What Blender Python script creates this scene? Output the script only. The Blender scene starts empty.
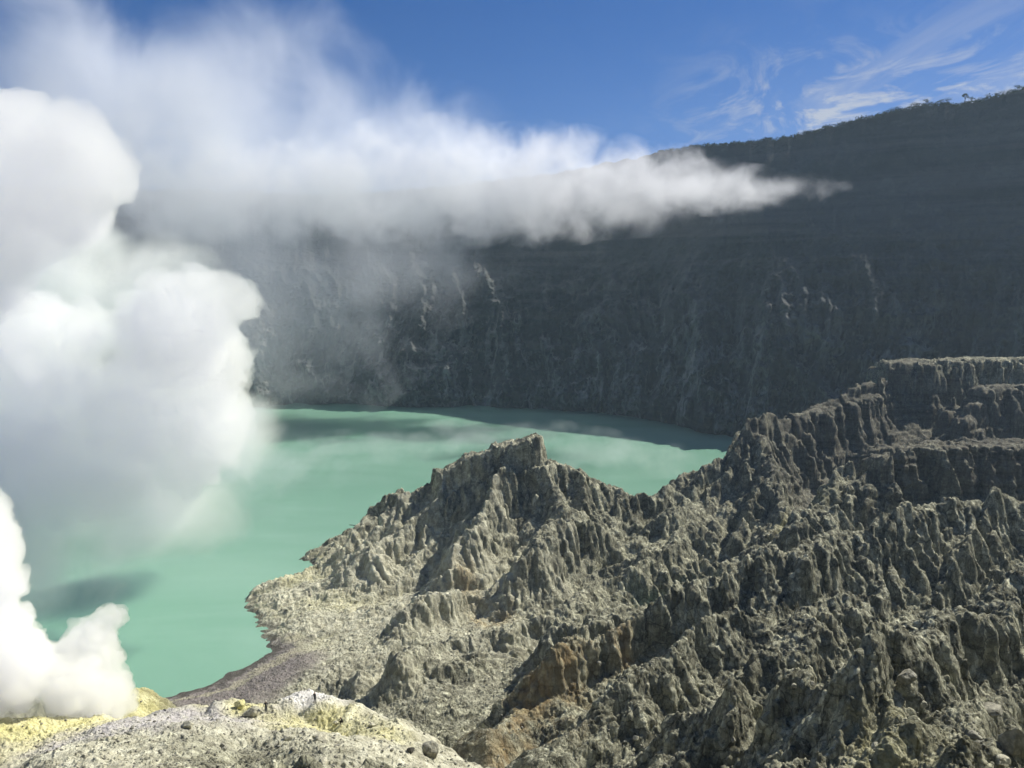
import bpy, math, random
import numpy as np

rng = np.random.default_rng(11)
random.seed(5)
scene = bpy.context.scene
COL = scene.collection

# ------------------------------------------------------------------ camera frame
EYE = 90.0                     # metres above the lake
F = 835.0                      # focal length in pixels of a 1024 px wide frame
HOR = 290.0                    # image row of the horizon
PITCH = math.atan((384 - HOR) / F)
_c, _s = math.cos(PITCH), math.sin(PITCH)


def W(px, py, Y):
    """the world point at ground distance Y seen at picture position px, py"""
    a, b = (px - 512) / F, (384 - py) / F
    fy = _c + b * _s
    fz = -_s + b * _c
    k = Y / fy
    return (a * k, Y, EYE + fz * k)


# ------------------------------------------------------------------ noise
_perm = rng.permutation(256).astype(np.int32)
_perm = np.concatenate([_perm, _perm, _perm])
_ang = np.linspace(0, 2 * np.pi, 256, endpoint=False)
_g2 = np.stack([np.cos(_ang), np.sin(_ang)], 1).astype(np.float32)
_g3 = rng.normal(size=(256, 3)).astype(np.float32)
_g3 /= np.linalg.norm(_g3, axis=1)[:, None]


def noise2(x, y):
    x = np.asarray(x, np.float32); y = np.asarray(y, np.float32)
    xi = np.floor(x).astype(np.int32); yi = np.floor(y).astype(np.int32)
    xf = x - xi; yf = y - yi
    u = xf * xf * xf * (xf * (xf * 6 - 15) + 10); v = yf * yf * yf * (yf * (yf * 6 - 15) + 10)
    xi &= 255; yi &= 255

    def g(ix, iy, fx, fy):
        h = _perm[_perm[ix & 255] + (iy & 255)]
        gr = _g2[h]
        return gr[..., 0] * fx + gr[..., 1] * fy
    a = g(xi, yi, xf, yf); b = g(xi + 1, yi, xf - 1, yf)
    c = g(xi, yi + 1, xf, yf - 1); d = g(xi + 1, yi + 1, xf - 1, yf - 1)
    return (a + (b - a) * u + ((c + (d - c) * u) - (a + (b - a) * u)) * v) * 1.5


def noise3(x, y, z):
    x = np.asarray(x, np.float32); y = np.asarray(y, np.float32); z = np.asarray(z, np.float32)
    xi = np.floor(x).astype(np.int32); yi = np.floor(y).astype(np.int32); zi = np.floor(z).astype(np.int32)
    xf = x - xi; yf = y - yi; zf = z - zi
    u = xf * xf * (3 - 2 * xf); v = yf * yf * (3 - 2 * yf); w = zf * zf * (3 - 2 * zf)
    out = 0
    for dx in (0, 1):
        wx = u if dx else 1 - u
        for dy in (0, 1):
            wy = v if dy else 1 - v
            for dz in (0, 1):
                wz = w if dz else 1 - w
                h = _perm[_perm[_perm[(xi + dx) & 255] + ((yi + dy) & 255)] + ((zi + dz) & 255)]
                gr = _g3[h]
                out = out + wx * wy * wz * (gr[..., 0] * (xf - dx) + gr[..., 1] * (yf - dy) + gr[..., 2] * (zf - dz))
    return out * 1.6


def fbm2(x, y, octs=5, gain=0.5, ridged=False, lac=2.03):
    a, f, t = 1.0, 1.0, 0.0
    for k in range(octs):
        n = noise2(x * f + 17.3 * k, y * f - 9.1 * k)
        if ridged:
            n = 1 - 2 * np.abs(n)
        t = t + a * n
        a *= gain; f *= lac
    return t


def fbm3(x, y, z, octs=4, gain=0.5, ridged=False):
    a, f, t = 1.0, 1.0, 0.0
    for k in range(octs):
        n = noise3(x * f + 13.7 * k, y * f + 5.1 * k, z * f - 8.3 * k)
        if ridged:
            n = 1 - 2 * np.abs(n)
        t = t + a * n
        a *= gain; f *= 2.05
    return t


def sstep(a, b, x):
    t = np.clip((x - a) / (b - a), 0, 1)
    return t * t * (3 - 2 * t)


def blur(h, n=1):
    for _ in range(n):
        p = np.pad(h, 1, mode='edge')
        h = (p[1:-1, 1:-1] * 4 + 2 * (p[:-2, 1:-1] + p[2:, 1:-1] + p[1:-1, :-2] + p[1:-1, 2:])
             + p[:-2, :-2] + p[:-2, 2:] + p[2:, :-2] + p[2:, 2:]) / 16
    return h


# ------------------------------------------------------------------ mesh helper
def grid_mesh(name, X, Y, Z, wrap=False, attrs=None):
    nr, nc = X.shape
    co = np.stack([X, Y, Z], -1).reshape(-1, 3).astype(np.float32)
    idx = np.arange(nr * nc, dtype=np.int32).reshape(nr, nc)
    if wrap:
        nx = np.roll(idx, -1, axis=1)
        a, b, c, d = idx[:-1], nx[:-1], nx[1:], idx[1:]
    else:
        a, b, c, d = idx[:-1, :-1], idx[:-1, 1:], idx[1:, 1:], idx[1:, :-1]
    q = np.stack([a, b, c, d], -1).reshape(-1)
    nf = q.size // 4
    me = bpy.data.meshes.new(name)
    me.vertices.add(len(co)); me.vertices.foreach_set('co', co.ravel())
    me.loops.add(nf * 4); me.loops.foreach_set('vertex_index', q)
    me.polygons.add(nf)
    me.polygons.foreach_set('loop_start', np.arange(0, nf * 4, 4, dtype=np.int32))
    for k, v in (attrs or {}).items():
        at = me.attributes.new(k, 'FLOAT', 'POINT')
        at.data.foreach_set('value', np.asarray(v, np.float32).ravel())
    me.update(calc_edges=True)
    return me


def link(name, me, mat=None, parent=None):
    o = bpy.data.objects.new(name, me)
    COL.objects.link(o)
    if mat:
        me.materials.append(mat)
    if parent:
        o.parent = parent
    return o


def tag(o, label=None, cat=None, group=None, kind=None):
    for k, v in (('label', label), ('category', cat), ('group', group), ('kind', kind)):
        if v:
            o[k] = v
    return o


# ------------------------------------------------------------------ node helpers
class NT:
    def __init__(self, tree):
        self.t = tree; self.n = tree.nodes; self.l = tree.links

    def new(self, typ, **kw):
        n = self.n.new(typ)
        for k, v in kw.items():
            if k.startswith('i_'):
                key = k[2:]
                key = int(key) if key.isdigit() else key.replace('_', ' ')
                self.set(n.inputs[key], v)
            else:
                setattr(n, k, v)
        return n

    def set(self, sock, v):
        if isinstance(v, bpy.types.NodeSocket):
            self.l.new(v, sock)
        else:
            sock.default_value = v

    def math(self, op, a, b=None, c=None, clamp=False):
        n = self.n.new('ShaderNodeMath'); n.operation = op; n.use_clamp = clamp
        for i, v in enumerate((a, b, c)):
            if v is not None:
                self.set(n.inputs[i], v)
        return n.outputs[0]

    def vmath(self, op, a, b=None):
        n = self.n.new('ShaderNodeVectorMath'); n.operation = op
        self.set(n.inputs[0], a)
        if b is not None:
            if op == 'SCALE':
                self.set(n.inputs[3], b)
            else:
                self.set(n.inputs[1], b)
        return n.outputs['Value'] if op in ('LENGTH', 'DOT_PRODUCT', 'DISTANCE') else n.outputs[0]

    def ramp(self, x, a, b, c=0.0, d=1.0, kind='SMOOTHSTEP'):
        n = self.n.new('ShaderNodeMapRange'); n.interpolation_type = kind
        for i, v in enumerate((x, a, b, c, d)):
            self.set(n.inputs[i], v)
        return n.outputs[0]

    def noise(self, vec, scale, detail=3, rough=0.5, dist=0.0):
        n = self.n.new('ShaderNodeTexNoise')
        self.set(n.inputs['Vector'], vec)
        n.inputs['Scale'].default_value = scale; n.inputs['Detail'].default_value = detail
        n.inputs['Roughness'].default_value = rough; n.inputs['Distortion'].default_value = dist
        return n.outputs['Fac']

    def mix(self, f, a, b):
        n = self.n.new('ShaderNodeMix'); n.data_type = 'RGBA'
        self.set(n.inputs[0], f)
        for i, v in ((6, a), (7, b)):
            if not isinstance(v, bpy.types.NodeSocket):
                v = (*v, 1.0)
            self.set(n.inputs[i], v)
        return n.outputs[2]

    def scaled(self, vec, s):
        n = self.n.new('ShaderNodeMapping'); self.set(n.inputs[0], vec)
        n.inputs['Scale'].default_value = s
        return n.outputs[0]


def mat_new(name):
    m = bpy.data.materials.new(name); m.use_nodes = True
    t = NT(m.node_tree); t.n.clear()
    return m, t, t.new('ShaderNodeOutputMaterial')


# ================================================================== FOREGROUND TERRAIN
# valley / bench / lake-bed points: (px, py, distance) seen in the photo, or world points ('w', x, y, z)
BASE = [
    # lake side
    (200, 697, 182, -0.3), (255, 670, 198, -0.4), (280, 664, 200, -.5), (236, 634, 220, -2), (232, 600, 243, -2.5),
    ('w', -120, 178, -4), ('w', -90, 215, -12), ('w', -110, 260, -14), ('w', -60, 300, -14), ('w', 0, 330, -14),
    ('w', 60, 360, -14), ('w', 110, 400, -10), ('w', -140, 120, 10), ('w', 40, 300, -8), ('w', 20, 292, -6),
    ('w', 75, 325, -6), ('w', 130, 420, -6), ('w', 190, 470, 0), ('w', 250, 470, 8), ('w', 0, 470, -14), ('w', -140, 470, -14),
    # beach, gully
    (225, 690, 178, 1.5), (270, 675, 185, 2.5), (300, 668, 185, 4), (320, 665, 165, 4), (350, 690, 146, 9), (395, 720, 128, 15), (440, 760, 114, 20), (480, 790, 106, 24),
    ('w', -60, 196, 1.0), (256, 606, 239, 1.6), (254, 622, 229, 1.2), (278, 640, 216, 2.0), (296, 649, 208, 2.4), (274, 590, 247, 1.4), (310, 573, 255, 2.4), (292, 581, 252, 1.4), (326, 562, 258, 2.6), (312, 585, 248, 3.5), (270, 612, 234, 2.2), (300, 628, 220, 2.8), (322, 645, 208, 3.0), (300, 600, 238, 2.5), (272, 640, 217, 1.0),
    # knoll front
    (300, 768, 84, 41), (100, 768, 84, 41), (420, 768, 86, 40), (300, 735, 100, 36), (200, 735, 100, 36), (380, 745, 98, 36), (130, 745, 98, 36), (70, 768, 84, 41), (20, 768, 103, 30), (-20, 768, 100, 30), (20, 735, 116, 27), (70, 735, 112, 30), ('w', -62, 84, 33), ('w', -80, 84, 34), (495, 768, 112, 19),
    # knoll back
    (200, 700, 135, 16), (265, 700, 134, 16), (130, 700, 140, 12), (60, 700, 130, 18), (0, 720, 130, 20),
    # massif valleys
    (560, 660, 165, 3.5), (640, 600, 172, 6), (720, 570, 185, 8), (480, 600, 205, 3.5), (380, 620, 205, 3.5), (560, 560, 225, 3.5), (640, 530, 240, 3.5), (430, 560, 230, 3.5),
    (820, 545, 215, 10), (900, 520, 222, 14), (980, 510, 222, 15), (760, 500, 250, 6), (860, 455, 290, 16), (960, 450, 310, 20), (1040, 450, 320, 22),
    (800, 640, 138, 15), (870, 660, 125, 20), (960, 660, 108, 26), (700, 680, 128, 14), (620, 760, 108, 13), (840, 720, 90, 28),
    # right far ground
    ('w', 250, 300, 45), ('w', 250, 380, 55), ('w', 330, 200, 60), ('w', 330, 400, 55), ('w', 330, 100, 80), ('w', 180, 120, 62),
    # near slope under the camera
    ('w', 0, -10, 92), ('w', 0, 6, 84), ('w', 0, 25, 70), ('w', -40, 20, 72), ('w', 40, 20, 74), ('w', 0, 50, 54), ('w', -40, 50, 52), ('w', 30, 50, 57),
    ('w', -80, 40, 62), ('w', 100, 20, 90), ('w', 80, 50, 68), ('w', -140, 40, 66), ('w', 180, 0, 110), ('w', -140, -10, 100), ('w', 330, 0, 120),
]
# crests: list of (px, py, distance), slope left/right, profile power
RIDGES = [
    ([(250, 601, 242), (300, 575, 250), (345, 550, 255), (380, 518, 260), (400, 498, 262), (438, 482, 265), (450, 476, 265), (500, 464, 266), (533, 458, 266)], 0.95, 9.0),
    ([(536, 455, 266), (575, 472, 266), (612, 490, 268), (650, 504, 272), (690, 493, 276), (700, 473, 280), (735, 457, 288), (760, 428, 300), (800, 413, 320), (870, 393, 345), (905, 366, 368), (960, 368, 378), (1030, 368, 385), (1150, 362, 380)], 0.9, 5.0),
    # spurs from the skyline towards the eye
    ([(505, 450, 264), (490, 500, 252), (470, 545, 235), (440, 590, 215), (400, 625, 198)], 0.75, 6.0),
    ([(548, 462, 262), (560, 500, 250), (545, 545, 232), (515, 575, 218)], 0.8, 6.0),
    ([(400, 500, 258), (375, 550, 243), (335, 590, 232), (290, 625, 222)], 0.5, 8.0),
    ([(690, 497, 272), (660, 530, 250), (620, 560, 225), (580, 590, 208), (530, 620, 192), (470, 645, 178), (400, 672, 168), (330, 668, 172)], 0.75, 5.0),
    ([(765, 440, 290), (780, 490, 262), (770, 520, 240), (720, 545, 222), (670, 568, 205), (640, 580, 196), (560, 625, 178)], 0.85, 5.0),
    ([(1040, 520, 190), (980, 515, 188), (940, 508, 185), (905, 525, 180), (865, 540, 175), (800, 560, 166), (740, 590, 158), (690, 612, 153), (640, 625, 150), (590, 655, 142), (530, 690, 134), (490, 720, 125)], 0.85, 4.0),
    # right bench and cliffs
    ([(1150, 440, 262), (1030, 443, 262), (950, 447, 258), (905, 450, 256), (868, 462, 250), (830, 490, 240), (790, 520, 226)], 1.0, 5.0),
    ([(1030, 385, 335), (990, 392, 325), (975, 420, 312), (960, 440, 300)], 1.1, 6.0),
    # crest D and the near blocks
    ([(1080, 575, 135), (1024, 600, 128), (975, 632, 118), (940, 650, 110), (900, 668, 100), (880, 688, 84)], 0.95, 4.0),
    ([(885, 678, 82), (905, 700, 78), (900, 740, 74), (895, 790, 68)], 1.5, 5.0),
    ([(850, 690, 90), (800, 700, 96), (745, 715, 102), (700, 730, 106), (640, 745, 108)], 0.8, 4.0),
    ([(840, 600, 150), (790, 630, 143), (740, 650, 138), (680, 665, 134), (600, 715, 120), (540, 750, 112)], 0.8, 4.0),
    ([(1060, 690, 66), (1000, 700, 66), (960, 735, 64), (930, 790, 60)], 0.8, 5.0),
    # the pale knoll with the path, bottom left
    ([(462, 772, 92), (430, 746, 100), (390, 719, 109), (345, 701, 116), (312, 694, 119), (265, 705, 116), (200, 705, 118), (160, 712, 114), (115, 730, 106), (60, 764, 90), (30, 790, 80)], 1.15, 14.0),
    ([(-40, 770, 100), (30, 735, 112), (90, 715, 122), (135, 688, 134), (150, 700, 138)], 0.9, 6.0),
]

CELL = 0.7
GX0, GX1, GY0, GY1 = -140.0, 330.0, -10.0, 470.0
gx = np.arange(GX0, GX1, CELL); gy = np.arange(GY0, GY1, CELL)
GX, GY = np.meshgrid(gx, gy)


def tps(pts, X, Y, lam=2.0):
    P = np.array(pts, float); n = len(P)
    S = 100.0
    xy = P[:, :2] / S

    def U(r2):
        return -np.sqrt(r2 + 0.004)
    d2 = ((xy[:, None] - xy[None]) ** 2).sum(-1)
    A = np.zeros((n + 3, n + 3)); A[:n, :n] = U(d2) + np.eye(n) * lam * 1e-2
    A[:n, n] = 1; A[:n, n + 1:] = xy; A[n, :n] = 1; A[n + 1:, :n] = xy.T
    sol = np.linalg.solve(A, np.concatenate([P[:, 2], np.zeros(3)]))
    out = np.full(X.shape, sol[n]) + sol[n + 1] * X / S + sol[n + 2] * Y / S
    for i in range(n):
        out += sol[i] * U((X / S - xy[i, 0]) ** 2 + (Y / S - xy[i, 1]) ** 2)
    return out


def base_pt(p):
    if p[0] == 'w':
        return p[1:]
    x, y, _ = W(p[0], p[1], p[2])
    return (x, y, p[3])


H = tps([base_pt(p) for p in BASE], GX, GY)
wx = GX + 5 * fbm2(GX / 34, GY / 34, 4); wy = GY + 5 * fbm2(GX / 34 + 50, GY / 34 + 20, 4)
for pts, slope, rnd in RIDGES:
    w3 = np.array([W(*p) for p in pts])
    best = np.full(H.shape, -1e9)
    for a, b in zip(w3[:-1], w3[1:]):
        ab = b[:2] - a[:2]; L = (ab ** 2).sum()
        t = np.clip(((wx - a[0]) * ab[0] + (wy - a[1]) * ab[1]) / L, 0, 1)
        # measured with and without the warp so that crests stay where they are seen
        d = np.hypot(wx - a[0] - t * ab[0], wy - a[1] - t * ab[1])
        t0 = np.clip(((GX - a[0]) * ab[0] + (GY - a[1]) * ab[1]) / L, 0, 1)
        d0 = np.hypot(GX - a[0] - t0 * ab[0], GY - a[1] - t0 * ab[1])
        k = sstep(2, 16, d0)
        d = d0 * (1 - k) + d * k; t = t0 * (1 - k) + t * k
        zc = a[2] + (b[2] - a[2]) * t
        r = zc - 1.35 * slope * (np.sqrt(d * d + (rnd * .35) ** 2) - rnd * .35)
        best = np.maximum(best, r)
    k = 1.2
    m = np.clip((best - H) / k, -30, 30)
    H = np.where(m > 8, best, H + k * np.log1p(np.exp(m)) * (m > -8))
    H = np.where(best > H, best, H)

ROCK = sstep(-1.0, 6.0, H)
kn = np.array([W(*p)[:2] for p in RIDGES[-2][0]])
KN = np.min([np.hypot((GX - p[0]), (GY - p[1]) * 0.8) for p in kn], axis=0)
KNOLL = 1 - sstep(14, 30, KN)                      # smoother, ashy ground
ca, sa = .78, .62                                  # spurs run down towards the lake
ua, ub = wx * ca + wy * sa, -wx * sa + wy * ca
bx_, by_, _z = W(235, 685, 186)
BEACH = 1 - sstep(0.7, 1.25, np.hypot((GX - bx_) / 20, (GY - by_) / 22))
cap3 = np.array([W(*p) for p in [(444, 471, 265), (470, 457, 266), (500, 446, 266), (533, 437, 266)]])
CAPH = np.full(H.shape, -99.0)
for a, b in zip(cap3[:-1], cap3[1:]):
    ab = b[:2] - a[:2]
    t_ = np.clip(((GX - a[0]) * ab[0] + (GY - a[1]) * ab[1]) / (ab ** 2).sum(), 0, 1)
    d_ = np.hypot(GX - a[0] - t_ * ab[0], GY - a[1] - t_ * ab[1])
    CAPH = np.maximum(CAPH, np.where(d_ < 7, a[2] + (b[2] - a[2]) * t_ - sstep(2.6, 4.8, d_ + 1.1 * noise2(GX / 2.5, GY / 2.5)) * 9 - 0.5 * np.abs(noise2(GX / 3, GY / 3)), -99))
# flat-topped bedded cliffs on the right, and the shoulder of the peak
MESA = np.full(H.shape, -99.0)
for pts, half, drop in [([(902, 361, 366), (960, 359, 378), (1030, 358, 385), (1150, 353, 385)], 9, 24), ([(985, 388, 330), (1030, 385, 335), (1150, 382, 335)], 6, 16), ([(900, 447, 256), (950, 445, 258), (1030, 441, 262), (1150, 438, 262)], 6, 13), ([(800, 414, 318), (840, 404, 332), (868, 396, 344)], 4, 14), ([(538, 456, 266), (575, 470, 266), (612, 489, 268), (652, 504, 272)], .8, 9)]:
    p3 = np.array([W(*p) for p in pts])
    for a, b in zip(p3[:-1], p3[1:]):
        ab = b[:2] - a[:2]
        t_ = np.clip(((GX - a[0]) * ab[0] + (GY - a[1]) * ab[1]) / (ab ** 2).sum(), 0, 1)
        d_ = np.hypot(GX - a[0] - t_ * ab[0], GY - a[1] - t_ * ab[1]) + 4.5 * fbm2(GX / 13, GY / 13, 4) * (1 if half > 1.5 else .2)
        MESA = np.maximum(MESA, np.where(d_ < half + 10, a[2] + (b[2] - a[2]) * t_ + .5 - .10 * np.clip(d_, 0, half) - sstep(half, half + 9, d_) * drop - 0.8 * np.abs(fbm2(GX / 6, GY / 6, 3)), -99))
CALM = np.maximum(KNOLL, BEACH)
CAPM = (CAPH > -50) * 1.0
for _ in range(3):
    CAPM = blur(CAPM, 3)
H += ROCK * (1 - 0.9 * CALM) * (8.0 * (.42 + .58 * sstep(3, 14, H)) * (1 - CAPM) * (fbm2(ua / 110, ub / 26, 3, 0.42, ridged=True) - 0.85) + 4.4 * (.65 + .35 * sstep(3, 14, H)) * (1 - CAPM) * (fbm2(ua / 80 + 7, ub / 10.5, 2, 0.4, ridged=True) - 0.8) + 0.3 * (fbm2(wx / 15, wy / 15, 4, ridged=True) - .6))


def erode(h, n, steps, cap=5.0, er=0.4, dep=0.12, evap=0.03, inertia=0.15):
    ny, nx = h.shape
    N = ny * nx
    px = rng.uniform(1, nx - 3, n); py = rng.uniform(1, ny - 3, n)
    dx = np.zeros(n); dy = np.zeros(n); sed = np.zeros(n); wat = np.ones(n); vel = np.ones(n)
    hf = h.ravel()
    for s in range(steps):
        ix = px.astype(int); iy = py.astype(int); u = px - ix; v = py - iy
        i0 = iy * nx + ix
        a, b, c, d = hf[i0], hf[i0 + 1], hf[i0 + nx], hf[i0 + nx + 1]
        gxx = (b - a) * (1 - v) + (d - c) * v; gyy = (c - a) * (1 - u) + (d - b) * u
        hz = a * (1 - u) * (1 - v) + b * u * (1 - v) + c * (1 - u) * v + d * u * v
        dx = dx * inertia - gxx * (1 - inertia); dy = dy * inertia - gyy * (1 - inertia)
        L = np.hypot(dx, dy) + 1e-9
        dx /= L; dy /= L
        qx = np.clip(px + dx, 1, nx - 3); qy = np.clip(py + dy, 1, ny - 3)
        jx = qx.astype(int); jy = qy.astype(int); u2 = qx - jx; v2 = qy - jy; j0 = jy * nx + jx
        h2 = hf[j0] * (1 - u2) * (1 - v2) + hf[j0 + 1] * u2 * (1 - v2) + hf[j0 + nx] * (1 - u2) * v2 + hf[j0 + nx + 1] * u2 * v2
        dh = h2 - hz
        C = np.maximum(-dh, 0.02) * vel * wat * cap
        up = dh > 0
        ds = np.where(up, np.minimum(dh, sed), np.where(sed > C, (sed - C) * dep, -np.minimum((C - sed) * er, np.maximum(-dh, 0) * 0.6)))
        ds = np.where(hz < -1, 0, ds)
        sed -= ds
        for o_, w_ in ((0, (1 - u) * (1 - v)), (1, u * (1 - v)), (nx, (1 - u) * v), (nx + 1, u * v)):
            hf += np.bincount(i0 + o_, weights=ds * w_, minlength=N)
        vel = np.sqrt(np.maximum(vel * vel - dh * 0.6, 0.01)); vel = np.minimum(vel, 3.0)
        wat *= 1 - evap
        px, py = qx, qy
    return hf.reshape(ny, nx)


H = np.maximum(H, MESA)
H0 = H.copy()
for it in range(8):
    H = erode(H, 30000, 45)
    if it % 3 == 2:
        H = H * 0.85 + blur(H) * 0.15
D = np.clip(H - H0, -8, 0.8)
D = 0.7 * D + 0.3 * blur(D, 2)
H = H0 + 0.8 * D * (1 - 0.75 * CALM)
H = np.maximum(H, CAPH)


def samp(A, x, y):
    fx = np.clip((x - GX0) / CELL, 0, A.shape[1] - 1.001); fy = np.clip((y - GY0) / CELL, 0, A.shape[0] - 1.001)
    ix = fx.astype(int); iy = fy.astype(int); u = fx - ix; v = fy - iy
    return (A[iy, ix] * (1 - u) * (1 - v) + A[iy, ix + 1] * u * (1 - v) + A[iy + 1, ix] * (1 - u) * v + A[iy + 1, ix + 1] * u * v)


HX = np.gradient(H, CELL, axis=1); HY = np.gradient(H, CELL, axis=0)
SLOPE = blur(np.hypot(HX, HY), 2)


_hr = rng.random((256, 5)).astype(np.float32)


def blocks(x, y, k):
    """fractured blocks: every cell keeps its own level and tilt"""
    xi = np.floor(x).astype(np.int32); yi = np.floor(y).astype(np.int32)
    best = np.full(np.shape(x), 9.0); out = np.zeros(np.shape(x))
    for dx in (-1, 0, 1):
        for dy in (-1, 0, 1):
            h = _perm[_perm[(xi + dx + k) & 255] + ((yi + dy) & 255)]
            r = _hr[h]
            ex = x - (xi + dx + r[..., 0]); ey = y - (yi + dy + r[..., 1])
            d = np.abs(ex) + np.abs(ey) * .8 + .35 * np.hypot(ex, ey)
            m = d < best
            best = np.where(m, d, best)
            out = np.where(m, (r[..., 2] - .5) + (r[..., 3] - .5) * 1.5 * ex + (r[..., 4] - .5) * 1.5 * ey, out)
    return out


def terrain_z(x, y):
    """finished ground height, with the rubble and fluting on top of the eroded shape"""
    qx = x + 1.5 * noise2(x / 6.5, y / 6.5) + .7 * noise2(x / 2.4 + 5, y / 2.4)
    qy = y + 1.5 * noise2(x / 6.5 + 31, y / 6.5) + .7 * noise2(x / 2.4 + 15, y / 2.4)
    z = samp(H, qx, qy)
    sl = np.clip(samp(SLOPE, x, y), 0, 2.0)
    kn_ = samp(CALM, x, y)
    wet = sstep(-0.6, 2.0, z)
    ax, ay = x + 1.6 * noise2(x / 5, y / 5), y + 1.6 * noise2(x / 5 + 9, y / 5)
    r1 = fbm2((ax * ca + ay * sa) / 13, (ay * ca - ax * sa) / 3.4, 4, 0.5, ridged=True) - 0.4
    r2 = fbm2(ax / 0.9 + 40, ay / 0.9, 3, 0.65)
    z = z + wet * (1 - 0.6 * kn_) * (0.5 + 0.6 * np.clip(sl, 0, 1.4)) * r1 * (0.5 + .4 * noise2(x / 30, y / 30))
    # broken blocks
    su, sv = ax * ca + ay * sa, ay * ca - ax * sa
    bk = wet * (1 - .8 * kn_) * np.clip(.45 + sl, 0, .9) * np.clip(1.5 - sl, .2, 1)
    z = z + bk * (0.34 * blocks(su / 4.4, sv / 2.3, 3) + 0.3 * blocks(su / 1.35, sv / 1.0, 91))
    # scattered rubble
    v = noise2(x / 0.55 + 3, y / 0.55) + .5 * noise2(x / .27, y / .27)
    rub = np.clip(v - .28, 0, 1)
    z = z + wet * ((0.14 + 0.16 * np.clip(sl, 0, 1)) * r2 * (1 - .4 * kn_) + 0.55 * rub * np.clip(1.2 - sl, .15, 1))
    return z


# polar sheet: fine where the picture looks, coarse elsewhere
th_f = np.linspace(-33.5, 33.5, 1350); th_c1 = np.linspace(-75, -34, 60)[:-1]; th_c2 = np.linspace(34, 75, 60)[1:]
TH = np.radians(np.concatenate([th_c1, th_f, th_c2]))
rr = np.concatenate([np.linspace(3, 45, 40)[:-1], np.geomspace(45, 60, 70)[:-1], np.geomspace(60, 300, 1450)[:-1], np.geomspace(300, 470, 240)])
R_, T_ = np.meshgrid(rr, TH, indexing='ij')
TX, TY = R_ * np.sin(T_), R_ * np.cos(T_)
TZ = terrain_z(TX, TY)
BX, BY = TX.copy(), TY.copy()


def facing(X, Y, Z, n):
    P = np.stack([X, Y, Z], -1)
    tr = np.gradient(P, axis=0); tt = np.gradient(P, axis=1)
    N = np.cross(tt, tr)
    N /= np.linalg.norm(N, axis=-1, keepdims=True) + 1e-9
    N = np.stack([blur(N[..., k], n) for k in range(3)], -1)
    return N / (np.linalg.norm(N, axis=-1, keepdims=True) + 1e-9)


# crags stand out along the face of the rock, not just upwards
N_ = facing(TX, TY, TZ, 6)
sl_ = np.clip(samp(SLOPE, TX, TY), 0, 2); am_ = (.5 + .5 * np.clip(sl_, 0, 1.2)) * sstep(-.6, 2, TZ) * (1 - .75 * samp(CALM, TX, TY))
wq = 1.1 * noise3(TX / 6, TY / 6, TZ / 6)
f3 = 0.2 * (fbm3((TX * ca + TY * sa) / 5 + wq, (TY * ca - TX * sa) / 2.0, TZ / 6.5, 4, .62, ridged=True) - .45)
f3 += 0.12 * fbm3(TX / .9, TY / .9, TZ / .8, 2, .6)
lev = sstep(70, 130, TX) * sstep(190, 240, TY)
q = TZ + (1 - lev) * (0.34 * TX - 0.14 * TY) + 2.2 * noise2(TX / 17, TY / 17)
bed = noise2(q / 2.1, TX / 40) + .6 * noise2(q / .8 + 9, TX / 25)
f3 += (0.10 + .5 * lev) * np.tanh(2.6 * bed) * np.clip(sl_ - .25, 0, 1)
f3 *= am_ * sstep(50, 62, R_)
TX = TX + N_[..., 0] * f3; TY = TY + N_[..., 1] * f3; TZ = TZ + N_[..., 2] * f3


def blob(cx, cy, rad, sx=1.0):
    return 1 - sstep(0.35, 1.0, np.hypot((TX - cx) / sx, TY - cy) / rad)


def at(px, py, Y):
    return W(px, py, Y)[:2]


nz = fbm2(TX / 9, TY / 9, 4)
sulf = np.zeros_like(TX)
for (px, py, Y, rad, sx, amt) in [(330, 722, 106, 9, 1.5, .9), (300, 712, 113, 9, 1.2, .9), (265, 712, 112, 6, 1.2, .6), (250, 700, 117, 5, 1, .7), (370, 728, 104, 8, 1, .6), (138, 690, 134, 9, 1, 1.), (60, 720, 122, 14, 1, 1.), (20, 745, 110, 16, 1, 1.),
                                 (175, 700, 122, 6, 1.6, .5), (300, 588, 244, 9, 1.5, .35), (340, 610, 224, 8, 2, .25), (800, 520, 243, 12, 1, .28), (905, 720, 76, 7, 1, .35)]:
    cx, cy = at(px, py, Y)
    sulf = np.maximum(sulf, amt * blob(cx, cy, rad, sx))
sulf = np.clip(sulf * (0.75 + 0.6 * nz), 0, 1)
oran = np.zeros_like(TX)
for (px, py, Y, rad, sx, amt) in [(500, 690, 133, 12, 1.1, 1.), (560, 690, 135, 8, 1, .7), (520, 740, 124, 7, .9, .6), (600, 650, 147, 9, 1.4, .8), (540, 735, 122, 10, 1, .5), (490, 600, 210, 9, 1, .55), (470, 580, 222, 10, 1, .4), (470, 735, 120, 10, 1, .5)]:
    cx, cy = at(px, py, Y)
    oran = np.maximum(oran, amt * blob(cx, cy, rad, sx))
oran = np.clip(oran * (0.45 + 1.3 * nz + .5 * fbm2(TX / 2.2, TY / 2.2, 3)), 0, .85)
cx, cy = at(240, 690, 185)
beach = 1 - sstep(0.6, 1.0, np.hypot((TX - cx) / 22, (TY - cy) / 26) + 0.15 * nz)
cx, cy = at(150, 735, 106)
mauve = (1 - sstep(0.4, 1.0, np.hypot((TX - cx) / 24, (TY - cy) / 17) + 0.25 * nz))
knc = 1 - sstep(0.35, 0.85, np.min([np.hypot((TX - p[0]), (TY - p[1] + 6) * 0.8) for p in kn], axis=0) / 26)
pale = np.clip(knc * (0.8 + 0.5 * nz), 0, 1)
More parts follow.
